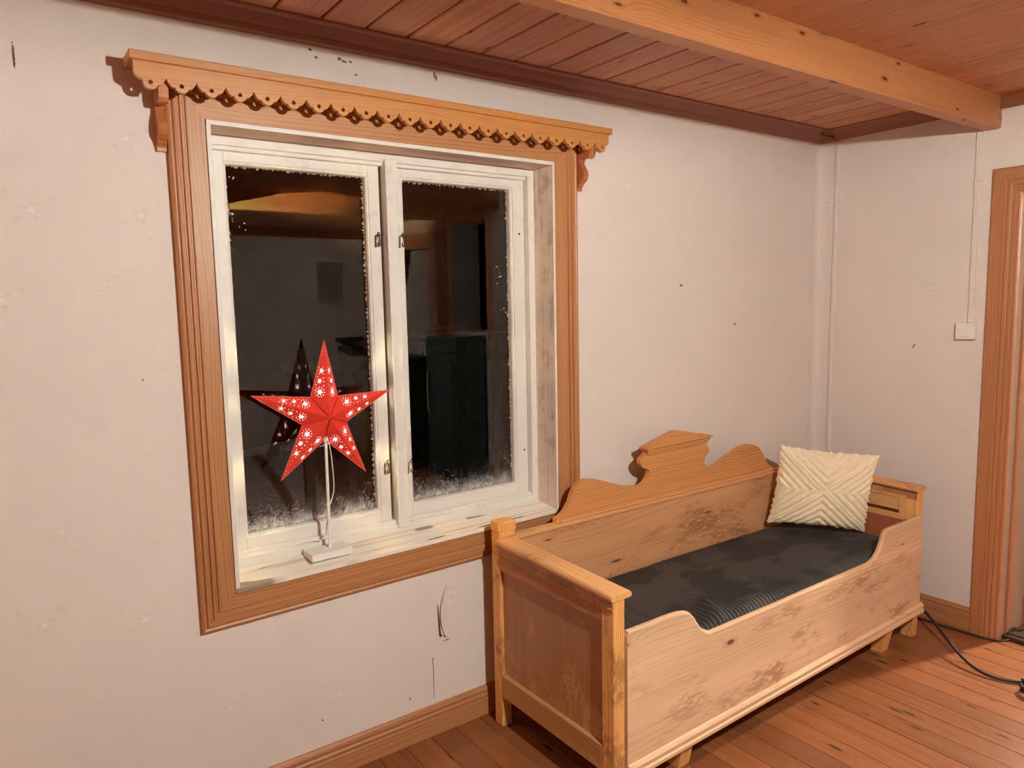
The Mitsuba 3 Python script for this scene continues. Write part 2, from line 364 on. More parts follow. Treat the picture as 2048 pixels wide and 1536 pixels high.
# strip of wallpaper folded round the corner
cp = np.array([(3.515, -.0008), (3.535, -.002), (3.548, -.006), (3.557, -.014), (3.562, -.026), (X1 - .0012, -.045), (X1 - .0012, -.055)])
zz = np.linspace(0, 2.34, 40); jit = np.array([.0015 * math.sin(9 * z) for z in zz])
P = np.stack([np.stack([cp[:, 0] - jit[k] * .6, cp[:, 1] - abs(jit[k]), np.full(len(cp), zz[k])], 1) for k in range(len(zz))])
obj('corner_strip', grid(P), 'wallpaper_right', wr, smooth=True)
struct('wall_left'); obj('boarding', B(XL - .12, XL, YB - .1, .1, -.02, 2.42), 'added_dark_wood', 'wall_left')  # unseen wall, its dark wood is made up to cut bounce light
struct('wall_front'); obj('boarding', B(XL - .12, X1 + .12, YB - .12, YB, -.02, 2.42), 'wallpaper_back', 'wall_front')

# crown mouldings
def crown(d):   # d: depth from the wall, z
    return [(0, 2.331), (.012, 2.331), (.024, 2.334), (.034, 2.341), (.040, 2.346), (.082, 2.366), (.090, 2.367), (.100, 2.370), (.102, 2.378), (0, 2.378)]
obj('trim_1', sweep_x([(-.0012 - d, z) for d, z in crown(0)], XL, X1), 'crown_wood'); struct('trim_1')
obj('trim_2', cat([sweep_y([(X1 - .0012 - d, z) for d, z in crown(0)], a, b) for a, b in ((-.77, -.0),)] + [B(X1 - .020, X1 - .0012, a, b, 2.323, 2.376, .003) for a, b in ((-2.85, -.832), (YB, -2.92))]), 'crown_wood_y'); struct('trim_2')
obj('trim_3', sweep_x([(YB + d * .9, z - .05 * (d == 0 and z < 2.34)) for d, z in crown(0)], XL, X1), 'crown_wood'); struct('trim_3')
# baseboards
def base(h=.110):
    return [(0, 0), (.0165, 0), (.0165, .062), (.0145, .066), (.0145, .070), (.0165, .073), (.0165, .079), (.0125, .084), (.0125, .088), (.0150, .091), (.0150, .097), (.0115, .104), (.006, h), (0, h)]
sobj('baseboard_back', sweep_x([(-.001 - d, z) for d, z in base()], XL, X1 - .002), 'pine_x')
sobj('baseboard_right', cat([sweep_y([(X1 - .001 - d, z) for d, z in base()], a, b) for a, b in ((-.8165, -.002), (YB, -1.875))]), 'pine_y')
sobj('baseboard_left', sweep_y([(XL + d, z) for d, z in base()], YB, -.02), 'pine_y')

# ---------------------------------------------------------------- window
w1 = struct('window_1')
PROF = [(0, 0), (0, .020), (.02, .0225), (.50, .0225), (.53, .0175), (.555, .0175), (.585, .0235), (.655, .0245), (.685, .0185), (.71, .0185), (.74, .0245), (.83, .0235), (.87, .017), (.90, .017), (.94, .0195), (1.0, .016), (1.0, 0)]
def casing_piece(i0, i1, o0, o1, plane_pt, prof=PROF):
    """mitred board between the inner edge i0-i1 and the outer edge o0-o1 of a frame; plane_pt(a, b, h) -> 3D"""
    rings = []
    for i, o in ((i0, o0), (i1, o1)):
        rings.append([plane_pt(i[0] + (o[0] - i[0]) * s, i[1] + (o[1] - i[1]) * s, h) for s, h in prof])
    return loft(rings)
wp = lambda a, b, h: (a, -.0005 - h, b)
I = [(CI['xl'], CI['zt']), (CI['xr'], CI['zt']), (CI['xr'], CI['zbr']), (CI['xl'], CI['zbl'])]
O = [(.432, 2.185), (1.890, 2.185), (1.890, .620), (.432, .603)]
def inset(p, q, t): return p
for a, b, mat in ((0, 1, 'pine_x'), (1, 2, 'pine_z'), (2, 3, 'pine_x'), (3, 0, 'pine_z')):
    obj('casing_board', casing_piece(I[a], I[b], O[a], O[b], wp), mat, w1)
# reveal boards (the white inner lining) and sill
xl, xr, zt = CI['xl'], CI['xr'], CI['zt']
obj('reveal', prism(Polygon([(xl + .001, zt), (xr - .001, zt), (xr - .001, zt - .011), (xl + .001, zt - .011)]), 'xz', -.026, .16), 'white_worn', w1)
obj('reveal', B(xl, xl + .011, -.026, .16, CI['zbl'] - .01, zt - .011, .001), 'white_worn', w1)
obj('reveal', B(xr - .009, xr, -.026, .16, CI['zbr'] - .01, zt - .011, .001), 'white_worn', w1)
bead = [(xl - .001, zt + .001), (xr + .001, zt + .001), (xr + .001, zt - .012), (xl - .001, zt - .012)]
obj('lining_edge', cat([B(xl + .0, xr, -.0285, -.0245, zt - .0125, zt + .0005, .001), B(xl - .001, xl + .0115, -.0285, -.0245, .722, zt - .0125, .001), B(xr - .0095, xr + .0005, -.0285, -.0245, .736, zt - .0125, .001)]), 'white_paint', w1)
def sillz(x, y): return .718 + .016 * (x - xl) / (xr - xl) + (y + .028) * (.022 - .010 * (x - xl) / (xr - xl)) / .116
def slab(x0, x1, y0, y1, t, zf):
    c = [(x0, y0), (x1, y0), (x1, y1), (x0, y1)]
    v = [(x, y, zf(x, y)) for x, y in c] + [(x, y, zf(x, y) - t) for x, y in c]
    m = TM(v, [[0, 1, 2], [0, 2, 3], [4, 6, 5], [4, 7, 6], [0, 4, 5], [0, 5, 1], [1, 5, 6], [1, 6, 2], [2, 6, 7], [2, 7, 3], [3, 7, 4], [3, 4, 0]])
    return m
obj('sill', slab(xl + .002, xr - .002, -.029, .0865, .012, sillz), 'sill_paint', w1)
# fixed frame
YF, YS, YG = .092, .118, .150
fz0, fz1 = .728, .782
fr = [B(xl + .002, xl + .034, YF, .19, .735, 2.060, .002), B(xr - .036, xr - .002, YF, .19, .74, 2.060, .002), B(xl + .034, xr - .036, YF, .19, 2.030, 2.060, .002), B(xl + .036, xr - .038, YF + .010, .19, 2.018, 2.032, .002),
      B(xl + .034, xr - .036, YF - .002, .19, .700, .772, .003), B(xl + .034, xr - .036, YF + .012, .19, .770, .784, .002)]
obj('frame', cat(fr), 'white_paint', w1)
obj('mullion', cat([B(1.124, 1.169, .083, .19, .757, 2.040, .0025), B(1.1235, 1.1315, .080, .09, .760, 2.04, .002)]), 'white_paint', w1)
# two sashes
def sash(x0, x1, z0, z1, wl, wr_, wt, wb_):
    gx0, gx1, gz0, gz1 = x0 + wl, x1 - wr_, z0 + wb_, z1 - wt
    ring = []
    front = [B(x0, gx0, YS, .165, z0, z1, .0015), B(gx1, x1, YS, .165, z0, z1, .0015), B(gx0, gx1, YS, .165, gz1, z1, .0015), B(gx0, gx1, YS, .165, z0, gz0, .0015)]
    # bevelled inner moulding of the stiles and rails
    def bev(p, q, inx, inz):
        pr = [(0, .004), (.006, .006), (.009, .012), (.009, .03), (0, .03)]
        return loft([[(a + inx * s, YS + h, b + inz * s) for s, h in pr] for a, b in (p, q)])
    front += [bev((gx0, gz0), (gx0, gz1), 1, 0), bev((gx1, gz0), (gx1, gz1), -1, 0), bev((gx0, gz0), (gx1, gz0), 0, 1), bev((gx0, gz1), (gx1, gz1), 0, -1)]
    k = numbered(w1 + '__sash'); scene[k] = ply(cat(front), 'white_paint', False)
    a, b, c, d = gx0 - .004, gx1 + .004, gz0 - .004, gz1 + .004
    obj('pane', TM([(a, YG, c), (b, YG, c), (b, YG, d), (a, YG, d)], [[0, 1, 2], [0, 2, 3]]), 'glass', k)
    # crumbling putty behind the edge of the glass
    r = np.random.RandomState(int(x0 * 1000)); pts = []
    for (p, q) in (((gx0 + .009, gz0 + .009), (gx1 - .009, gz0 + .009)), ((gx1 - .009, gz0 + .009), (gx1 - .009, gz1 - .009)), ((gx0 + .009, gz1 - .009), (gx1 - .009, gz1 - .009)), ((gx0 + .009, gz0 + .009), (gx0 + .009, gz1 - .009))):
        L = math.dist(p, q); n = int(L / .012)
        for i in range(n):
            f = (i + r.rand()) / n; e = r.uniform(.002, .006)
            pts.append((p[0] + (q[0] - p[0]) * f, p[1] + (q[1] - p[1]) * f, e))
    ms = []
    for (px, pz, e) in pts:
        m = trimesh.creation.icosphere(subdivisions=0, radius=1.0); m.apply_scale((e * r.uniform(.7, 1.8), .003, e * r.uniform(.7, 1.8))); m.apply_translation((px, YG - .003, pz)); ms.append(m)
    stuff(obj('putty', cat(ms), 'putty', k))
    # frost flowers along the bottom of the pane, on the outer face
    ms_v, ms_f = [], []
    W = gx1 - gx0
    for _ in range(26000):
        x = r.uniform(gx0 + .010, gx1 - .010); h = r.exponential(.030)
        edge = min(x - gx0, gx1 - x); h *= 1 + .9 * math.exp(-edge / .04)
        if h > .16: continue
        lump = meshkit.fbm(np.array([x * 55, h * 55, x0 * 9.]), 2)
        if r.rand() > 1.25 * lump * math.exp(-h / .06): continue
        z = gz0 + .009 + h; e = r.uniform(.0005, .0013); an = r.uniform(0, 6.28)
        base_i = len(ms_v)
        for q in range(4):
            rr = e * r.uniform(.5, 1.3); ms_v.append((x + rr * math.cos(an + 1.571 * q), YG + .0012 + .0005 * r.rand(), z + rr * math.sin(an + 1.571 * q)))
        ms_f += [(base_i, base_i + 1, base_i + 2), (base_i, base_i + 2, base_i + 3)]
    stuff(obj('frost', TM(ms_v, ms_f), 'frost_ice', k))
    return k, (gx0, gx1, gz0, gz1)
s1, g1 = sash(.566, 1.116, .784, 2.024, .042, .040, .034, .036)
s2, g2 = sash(1.165, 1.730, .784, 2.024, .036, .054, .034, .036)
r = np.random.RandomState(3)
for k, spots in ((s1, [(.612, 1.945), (.620, 1.93), (.622, 1.86), (.640, 1.84), (.636, 1.842), (.66, 1.80), (.618, 1.79), (.625, 1.74), (.640, 1.94)]), (s2, [(1.645, 1.52), (1.655, 1.50), (1.64, .965), (1.645, .93), (1.62, 1.69), (1.625, 1.66), (1.628, 1.63)])):
    ms = []
    for x, z in spots:
        for _ in range(3):
            e = r.uniform(.0012, .0028); m = trimesh.creation.icosphere(subdivisions=2, radius=1); m.apply_scale((e, e * .6, e * 1.1)); m.apply_translation((x + r.normal(0, .008), YG - .0005, z + r.normal(0, .01))); ms.append(m)
    stuff(obj('droplets', cat(ms), 'lacquer_white', k))
def hook(x, z, side):
    y = YS if side < 0 else .083
    plate = lathe([(0, 0), (.0045, 0), (.0045, .0001)], (x, y - .0005, z + .004), 8)
    eye = tube([(x, y, z + .004), (x, y - .014, z + .004), (x + .004, y - .019, z + .001), (x, y - .019, z - .004), (x - .004, y - .016, z)], .0022, 6)
    arm = tube([(x + .002, y - .017, z), (x + .006, y - .012, z - .014), (x + .008, y - .010, z - .028), (x + .004, y - .012, z - .036), (x - .002, y - .012, z - .030), (x, y - .012, z - .022)], .0021, 6)
    pin = tube([(x - .006, y - .006, z + .002), (x - .007, y - .007, z - .016), (x - .0075, y - .006, z - .038)], .0018, 6)
    scr = ball((x + .006, y - .004, z + .010), .0035, 1)
    obj('hook', cat([eye, arm, pin, scr]), 'dark_iron', w1, smooth=40, label='small iron casement hook')
for x, z, s in ((1.100, 1.785, -1), (1.1735, 1.782, 1), (1.100, .992, -1), (1.1755, .990, 1)): hook(x, z, s)
obj('screw', cat([ball((1.706, YS, 1.815), .004, 1), ball((1.712, YS, .958), .004, 1)]), 'dark_iron', w1)

# ---------------------------------------------------------------- carved cornice over the window
co = thing('window_cornice', 'carved pine cornice with a row of drilled scallops above the window', 'cornice')
obj('cap', B(.337, 1.990, -.110, -.0015, 2.1785, 2.2005, .0015), 'pine_cornice', co)
PITCH_S = .07425; n_l = 22; hx0, hz = .3845, 2.1285
pts = [(.3465, 2.1785), (.3465, 2.152)]
for k in range(8): a = math.pi + k / 7 * math.pi / 2; pts.append((.3465 + .020 + .020 * math.cos(a), 2.152 + .018 * math.sin(a)))
pts[-1] = (.3655, 2.1335)
def lobe(cx):
    q = []
    for k in range(11):
        a = math.radians(195 + k * 15); q.append((cx + .0180 * math.cos(a), hz + .0175 * math.sin(a)))
    return q
for i in range(n_l):
    cx = hx0 + i * PITCH_S
    pts += lobe(cx)
    if i < n_l - 1:
        for k in range(1, 7):
            u = k / 6; pts.append((cx + .0175 + (PITCH_S / 2 - .0175) * (1 - (1 - u) ** 1.0), hz - .006 + .020 * u ** 2.3))
        for k in range(1, 6):
            u = 1 - k / 6; pts.append((cx + PITCH_S - .0175 - (PITCH_S / 2 - .0175) * u, hz - .006 + .020 * u ** 2.3))
xe = hx0 + (n_l - 1) * PITCH_S
pts += [(xe + .019, 2.1335)]
for k in range(8): a = -math.pi / 2 + k / 7 * math.pi / 2; pts.append((1.9775 - .018 + .018 * math.cos(a), 2.152 + .018 * math.sin(a)))
pts += [(1.9775, 2.1785)]
fret = Polygon(pts).buffer(0)
for i in range(n_l):
    fret = fret.difference(Point(hx0 + i * PITCH_S, hz).buffer(.0055, quad_segs=4))
obj('fret_board', prism(fret, 'xz', -.1005, -.0845), 'pine_cornice', co)
br = [(-.0015, 1.975), (-.013, 1.975), (-.0145, 1.984), (-.018, 1.992), (-.022, 1.9935), (-.025, 2.000), (-.036, 2.006), (-.046, 2.014), (-.052, 2.028), (-.049, 2.044), (-.040, 2.058), (-.030, 2.072), (-.026, 2.082), (-.030, 2.090), (-.040, 2.0925), (-.054, 2.091), (-.070, 2.087), (-.078, 2.090), (-.082, 2.100), (-.084, 2.108), (-.084, 2.1785), (-.0015, 2.1785)]
for a, b in ((.4045, .4285), (1.8935, 1.9175)):
    obj('bracket', prism(Polygon(br), 'yz', a, b), 'pine_bracket', co)

# ---------------------------------------------------------------- paper star lamp on the sill
st = thing('star_lamp', 'lit red paper star lamp with punched snowflakes on a white stand on the window sill', 'lamp')
SC = np.array([.856, .045, 1.197]); RT, RN, DEP = .244, .078, .046
ang0 = math.radians(87.5)
def snow(c, r_):
    arms = []
    for k in range(3):
        a = k * math.pi / 3 + .3
        d = np.array([math.cos(a), math.sin(a)]) * r_
        arms.append(LineString([c - d, c + d]).buffer(r_ * .20, quad_segs=1, cap_style='flat'))
    return unary_union(arms + [Point(c).buffer(r_ * .38, quad_segs=2)])
def dot(c, r_=.0017): return Point(c).buffer(r_, quad_segs=2)
verts, faces = [], []
for sgn in (-1, 1):
    apex = SC + np.array([0, sgn * DEP, 0])
    for k in range(5):
        at = ang0 + k * 2 * math.pi / 5
        tip = SC + RT * np.array([math.cos(at), 0, math.sin(at)])
        for s in (-1, 1):
            an = at + s * math.pi / 5
            notch = SC + RN * np.array([math.cos(an), 0, math.sin(an)])
            ex = (tip - apex); L = np.linalg.norm(ex); ex /= L
            ey = (notch - apex) - ((notch - apex) @ ex) * ex; wy = np.linalg.norm(ey); ey /= wy
            nx = (notch - apex) @ ex
            T_ = Polygon([(0, 0), (L, 0), (nx, wy)])
            # the pattern of the half arm: big snowflake with a ring of dots, two smaller ones, dots towards the tip
            def half(x): return wy * (L - x) / (L - nx)
            holes = []
            c1 = np.array([nx + .014, half(nx + .014) * .50]); holes += [snow(c1, .0098)] + [dot(c1 + .0150 * np.array([math.cos(q), math.sin(q)])) for q in np.arange(11) * 2 * math.pi / 11]
            c2 = np.array([nx + .050, half(nx + .050) * .60]); holes.append(snow(c2, .0082))
            c3 = np.array([nx + .082, half(nx + .082) * .52]); holes.append(snow(c3, .0082)); holes += [dot(c3 + .0125 * np.array([math.cos(q), math.sin(q)])) for q in np.arange(6) * 2 * math.pi / 6 + .5]
            for x_, f_ in ((nx + .033, .25), (nx + .038, .80), (nx + .046, .22), (nx + .058, .28), (nx + .064, .80), (nx + .108, .5), (nx + .120, .5), (nx + .132, .5), (nx + .144, .5), (nx + .155, .5)):
                holes.append(dot((x_, half(x_) * f_), .0017 if x_ < nx + .1 else .0015))
            face = T_.difference(unary_union(holes).intersection(T_.buffer(-.0022)))
            for g in getattr(face, 'geoms', [face]):
                if g.area < 1e-8: continue
                v2, f2 = tri(g)
                base_i = sum(len(v) for v in verts)
                verts.append(apex + v2[:, :1] * ex + v2[:, 1:] * ey); faces.append(f2 + base_i)
V_, F_ = np.vstack(verts), np.vstack(faces)
obj('shade', TM(V_, F_), 'star_paper', st)
principled('star_lining', [.82, .80, .74], .9, .1)
obj('lining', TM(SC + (V_ - SC) * np.array([.985, .965, .985]), F_), 'star_lining', st)
# raised folded seams between the arms, front side
seam = []
apex = SC + np.array([0, -DEP, 0])
for k in range(5):
    an = ang0 + (k + .5) * 2 * math.pi / 5; nt = SC + RN * np.array([math.cos(an), 0, math.sin(an)])
    e = (nt - apex); e /= np.linalg.norm(e); out = np.array([0, -1, 0.]); out = out - (out @ e) * e; out /= np.linalg.norm(out)
    a, b = apex + e * .004, nt
    side = np.cross(e, out) * .0006
    seam.append(TM([a - side, b - side, b - side + out * .006, a - side + out * .006, a + side, b + side, b + side + out * .006, a + side + out * .006],
                   [[0, 1, 2], [0, 2, 3], [4, 6, 5], [4, 7, 6], [3, 2, 6], [3, 6, 7], [0, 3, 7], [0, 7, 4], [1, 5, 6], [1, 6, 2]]))
principled('star_seam', [.55, .045, .03], .6, .2)
obj('fold', cat(seam), 'star_seam', st)
principled('star_edge', [.80, .20, .15], .6, .2)
ed = []
for k in range(5):
    at = ang0 + k * 2 * math.pi / 5; tip = SC + RT * np.array([math.cos(at), 0, math.sin(at)])
    for s in (-1, 1):
        an = at + s * math.pi / 5; nt = SC + RN * np.array([math.cos(an), 0, math.sin(an)])
        ed.append(tube([tip, nt], .0010, 5, 0))
obj('edge', cat(ed), 'star_edge', st)
BX = B(.775, .913, .000, .084, 0, .022, .0015)
v = np.array(BX.vertices); v[:, 2] += .7365 + .012 * (v[:, 0] - .84) / 1.2; BX.vertices = v
obj('base', BX, 'star_base_paint', st)
obj('pole', tube([(.853, .045, .755), (.856, .045, 1.165)], .0052, 12, 0), 'star_base_paint', st, smooth=50)
obj('socket', tube([(.856, .045, 1.115), (.856, .045, 1.160)], .0095, 12, 0), 'white_plastic', st, smooth=50)
obj('bulb', ball((.856, .045, 1.185), .013, 2), 'lacquer_white', st, smooth=True, emitter={'type': 'area', 'radiance': {'type': 'rgb', 'value': STAR_RADIANCE}})
obj('cord', tube([(.860, .040, 1.12), (.868, .038, 1.09), (.872, .036, 1.02), (.874, .037, .955), (.866, .038, .925), (.858, .039, .905), (.856, .050, .89), (.850, .056, .83), (.845, .065, .78), (.80, .10, .775), (.77, .115, .774)], .0019, 6), 'white_plastic', st, smooth=50)
obj('cable_tie', tube([(.848, .041, .905), (.850, .038, .913), (.856, .037, .914), (.862, .041, .912)], .0032, 6, 1), 'white_plastic', st)
obj('tie_wire', tube([(.833, .04, 1.100), (.846, .037, 1.103), (.862, .037, 1.108), (.885, .045, 1.114)], .0014, 5, 1), 'white_plastic', st)

# ---------------------------------------------------------------- the settle
se = thing('settle', 'old stripped pine pull-out settle with a carved crest standing along the wall under the window', 'settle')
XA, XB = 1.410, 3.325            # outer faces of the two ends
def end_frame(x0, inward, yfront):
    s = inward; f = lambda a, b: (min(x0 + s * a, x0 + s * b), max(x0 + s * a, x0 + s * b))
    def bx(a, b, *r_): lo, hi = f(a, b); return B(lo, hi, *r_)
    obj('post', bx(0, .042, -.128, -.078, 0, .735, .003), 'settle_post', se)
    obj('finial', cat([bx(-.003, .074, -.134, -.078, .735, .772, .004), bx(0, .070, -.131, -.079, .715, .737, .003)]), 'settle_post', se)
    obj('post', bx(0, .045, yfront, yfront + .055, 0, .69, .003), 'settle_post', se)
    def capz(y): return .712 - .014 * (-.13 - y) / .58
    ring = lambda y: [(x0 + s * a, y, capz(y) + b) for a, b in ((-.012, -.017), (-.016, -.010), (-.015, -.003), (-.008, .001), (.058, .001), (.066, -.003), (.068, -.010), (.064, -.017))]
    obj('arm_cap', loft([ring(-.128), ring(yfront + .004), [(p[0], p[1] - .010, p[2] - .002) for p in ring(yfront + .004)]]), 'settle_arm', se)
    rr = lambda y: [(x0 + s * a, y, capz(y) + b) for a, b in ((.046, -.016), (-.010, -.016), (-.008, -.026), (-.002, -.036), (-.002, -.042), (-.006, -.048), (-.004, -.054), (.0, -.058), (.046, -.058))]
    obj('arm_moulding', loft([rr(-.128), rr(yfront + .003)]), 'settle_panel', se)
    obj('rail', bx(0, .045, yfront + .055, -.128, .597, .652, .002), 'settle_rail', se)
    obj('rail', bx(-.001, .045, yfront + .055, -.128, .118, .204, .003), 'settle_post_y', se)
    obj('panel', bx(.014, .026, yfront + .04, -.12, .19, .61), 'settle_panel', se)
wood('settle_post_y', 1, [.40, .195, .075], [.26, .11, .04], .55, .3, ring=.009, contrast=.5, knots=.2, seed=19, patch=[.52, .31, .12], thr=.6, pscale=9)
end_frame(XA, 1, -.715)
end_frame(XB, -1, -.690)
# inside face of the far end: mouldings of the upper rail
obj('rail', cat([B(3.268, 3.284, -.64, -.13, .640, .652, .002), B(3.266, 3.284, -.64, -.13, .540, .566, .003), B(3.272, 3.284, -.64, -.13, .582, .640, .001), B(3.268, 3.284, -.64, -.612, .565, .640, .002)]), 'settle_arm', se)
obj('side_board', B(3.270, 3.286, -.66, -.13, .20, .545), 'settle_inner', se)
obj('back_board', B(1.45, 3.285, -.130, -.112, .16, .702), 'settle_back', se)
obj('back_rail', cat([B(1.45, 3.29, -.137, -.090, .698, .713, .003), B(1.70, 3.075, -.124, -.110, .7135, .722, .002)]), 'settle_arm_x', se)
wood('settle_arm_x', 0, [.64, .32, .14], [.46, .19, .07], .5, .3, ring=.01, contrast=.4, knots=.15, ksize=.006, seed=20)
L_ = [(1.683, .712), (1.682, .733), (1.704, .737), (1.727, .752), (1.740, .768), (1.745, .779), (1.753, .780), (1.757, .795), (1.768, .822), (1.786, .845), (1.816, .857), (1.845, .859), (1.905, .847), (1.951, .830), (1.998, .813), (2.05, .797), (2.112, .784), (2.150, .789), (2.176, .810), (2.187, .832), (2.187, .843), (2.170, .849), (2.145, .860), (2.130, .880), (2.137, .900), (2.162, .912)]
R_ = [(2.545, .912), (2.565, .885), (2.563, .864), (2.537, .849), (2.534, .814), (2.556, .794), (2.617, .800), (2.699, .834), (2.789, .861), (2.845, .866), (2.885, .860), (2.921, .845), (2.960, .811), (2.978, .777), (3.009, .739), (3.069, .722), (3.069, .712)]
cr = chaikin(L_, 2, False).tolist() + [(2.17, .925), (2.54, .925)] + chaikin(R_, 2, False).tolist()
obj('crest', prism(Polygon(cr).buffer(0), 'xz', -.1155, -.0935), 'settle_crest', se)
obj('pediment', cat([prism(Polygon([(2.150, .936), (2.562, .941), (2.562, .947), (2.345, .992), (2.152, .943)]), 'xz', -.140, -.090), prism(Polygon([(2.160, .924), (2.550, .928), (2.554, .937), (2.156, .933)]), 'xz', -.134, -.092), prism(Polygon([(2.168, .912), (2.540, .915), (2.546, .925), (2.163, .922)]), 'xz', -.126, -.094)]), 'settle_crest', se)
# pull-out front: panel with a low curved opening, bottom moulding, short legs
def lift(m, x0=1.475, k=.018):
    v = np.array(m.vertices); v[:, 2] += k * (v[:, 0] - x0) * np.clip((.60 - v[:, 2]) / .5, 0, 1); m.vertices = v; return m
notL = chaikin([(1.60, .5505), (1.69, .5500), (1.735, .543), (1.765, .524), (1.790, .487), (1.815, .458), (1.838, .446), (1.860, .4355)], 2, False).tolist()
notR = chaikin([(2.862, .4355), (2.892, .440), (2.919, .456), (2.945, .478), (2.962, .505), (2.980, .545), (2.994, .556)], 2, False).tolist()
front = [(1.474, .105), (1.474, .5505)] + notL + [(2.2, .4345)] + notR + [(3.298, .562), (3.303, .13)]
pf = np.array(front); 
for lo_, hi_ in ((0.0, .3340), (.3352, 1.0)):     # two boards with a fine open joint
    obj('front_board', lift(prism(Polygon(front).intersection(sbox(1.0, lo_, 4.0, hi_)), 'xz', -.7055, -.682)), 'settle_front', se)
# the worn rounded edge strip along the opening
e3 = [(x, -.694, z + .0015) for x, z in [(1.478, .5505)] + notL + [(2.2, .4345)] + notR + [(3.29, .560)]]
obj('panel_edge', lift(tube(e3, .0118, 8, 0)), 'settle_front', se, smooth=60)
mold = lambda dz: [(-.680, .088 + dz), (-.716, .088 + dz), (-.720, .093 + dz), (-.720, .103 + dz), (-.714, .107 + dz), (-.714, .113 + dz), (-.718, .117 + dz), (-.718, .124 + dz), (-.711, .131 + dz), (-.7055, .135 + dz), (-.680, .135 + dz)]
obj('bottom_moulding', loft([[(x, y, z) for y, z in mold(.018 * (x - 1.475))] for x in (1.476, 3.318)]), 'settle_front', se)
for x in (1.735, 3.035):
    obj('leg', loft([[(x - .001, -.66, .14), (x + .060, -.66, .14), (x + .060, -.705, .14), (x - .001, -.705, .14)], [(x, -.625, 0), (x + .052, -.625, 0), (x + .052, -.676, 0), (x, -.676, 0)]]), 'settle_post', se)
obj('side_board', B(1.478, 1.496, -.684, -.14, .14, .50), 'settle_inner', se)
obj('bottom_board', B(1.455, 3.28, -.684, -.13, .155, .175), 'settle_inner', se)
# the short legs at the back of the far end show under the front
# ---------------------------------------------------------------- mattress
nx_, ny_ = 1000, 70
u = np.linspace(0, 1, nx_); a = np.linspace(0, 1, ny_)
X = 1.500 + (3.262 - 1.500) * u
def mattress():
    arc = []      # cross section from the back edge over the top and down the front
    for q in a:
        if q < .06: y = -.138 - .012 * (q / .06); z = .405 + .047 * math.sin(q / .06 * math.pi / 2)
        elif q < .72: w = (q - .06) / .66; y = -.150 - .460 * w; z = .452 + .004 * math.sin(w * math.pi)
        else: w = (q - .72) / .28; y = -.610 - .068 * math.sin(w * math.pi / 2); z = .452 - .105 * (1 - math.cos(w * math.pi / 2))
        arc.append((y, z))
    arc = np.array(arc)
    Yg, Zg = np.broadcast_to(arc[None, :, 0], (nx_, ny_)).copy(), np.broadcast_to(arc[None, :, 1], (nx_, ny_)).copy()
    Xg = np.broadcast_to(X[:, None], (nx_, ny_)).copy()
    n = np.gradient(arc, axis=0); n = np.stack([n[:, 1], -n[:, 0]], 1); n /= np.linalg.norm(n, axis=1, keepdims=True); 
    if n[ny_ // 2, 1] < 0: n = -n
    p3 = np.stack([Xg * 6, Yg * 6, Zg * 0 + .5], -1)
    low = meshkit.fbm(p3 * .55, 3, 4) - .5
    warp = .012 * (meshkit.fbm(p3 * .8 + 5, 2, 9) - .5) * 4 * .5
    rib = np.abs(np.sin((Xg + warp) * math.pi / .0195)) ** .8
    d = .016 * low + .0095 * rib * (.45 + .55 * np.clip((a[None, :] - .25) * 2, 0, 1))
    # wrinkles near the front left, where somebody has sat
    def crease(cx, cy, ang, length, wid, h):
        ca, sa = math.cos(ang), math.sin(ang); xx = (Xg - cx) * ca + (Yg - cy) * sa; yy = -(Xg - cx) * sa + (Yg - cy) * ca
        return h * np.exp(-(xx / length) ** 2 - (yy / wid) ** 2)
    d += crease(2.02, -.55, 1.25, .10, .022, .016) + crease(1.88, -.60, -.25, .07, .05, -.016) + crease(2.10, -.60, .6, .05, .03, -.010) + crease(2.75, -.56, .15, .08, .02, .010) + crease(2.72, -.585, .15, .09, .018, -.010) + crease(2.25, -.50, .1, .14, .02, .006) + crease(1.68, -.60, .1, .10, .03, -.006)
    d -= .007; Yg += n[None, :, 0] * d; Zg += n[None, :, 1] * d
    edge = np.minimum(u, 1 - u)[:, None] * 1.76
    Zg -= .045 * np.exp(-(edge / .018) ** 2) * np.clip((Zg - .36) / .09, 0, 1)
    Yg = np.minimum(Yg, -.133); Yg = np.maximum(Yg, -.680)
    top = grid(np.stack([Xg, Yg, Zg], -1)); 
    rim = np.vstack([np.stack([Xg[:, 0], Yg[:, 0], np.full(nx_, .19)], 1), np.stack([Xg[:, -1], Yg[:, -1], np.full(nx_, .19)], 1)])
    back = grid(np.stack([np.stack([Xg[:, 0], Yg[:, 0], np.full(nx_, .19)], 1), np.stack([Xg[:, 0], Yg[:, 0], Zg[:, 0]], 1)], 0).transpose(1, 0, 2))
    fro = grid(np.stack([np.stack([Xg[:, -1], Yg[:, -1], Zg[:, -1]], 1), np.stack([Xg[:, -1], Yg[:, -1], np.full(nx_, .19)], 1)], 0).transpose(1, 0, 2))
    ends = []
    for i in (0, -1):
        ends.append(grid(np.stack([np.stack([Xg[i], Yg[i], Zg[i]], 1), np.stack([Xg[i], Yg[i], np.full(ny_, .19)], 1)], 0)))
    return cat([top, back, fro] + ends)
obj('mattress', mattress(), 'corduroy', None, smooth=True)
labels['mattress'] = {'label': 'charcoal corduroy mattress with wrinkled ribs lying in the pine settle', 'category': 'mattress'}

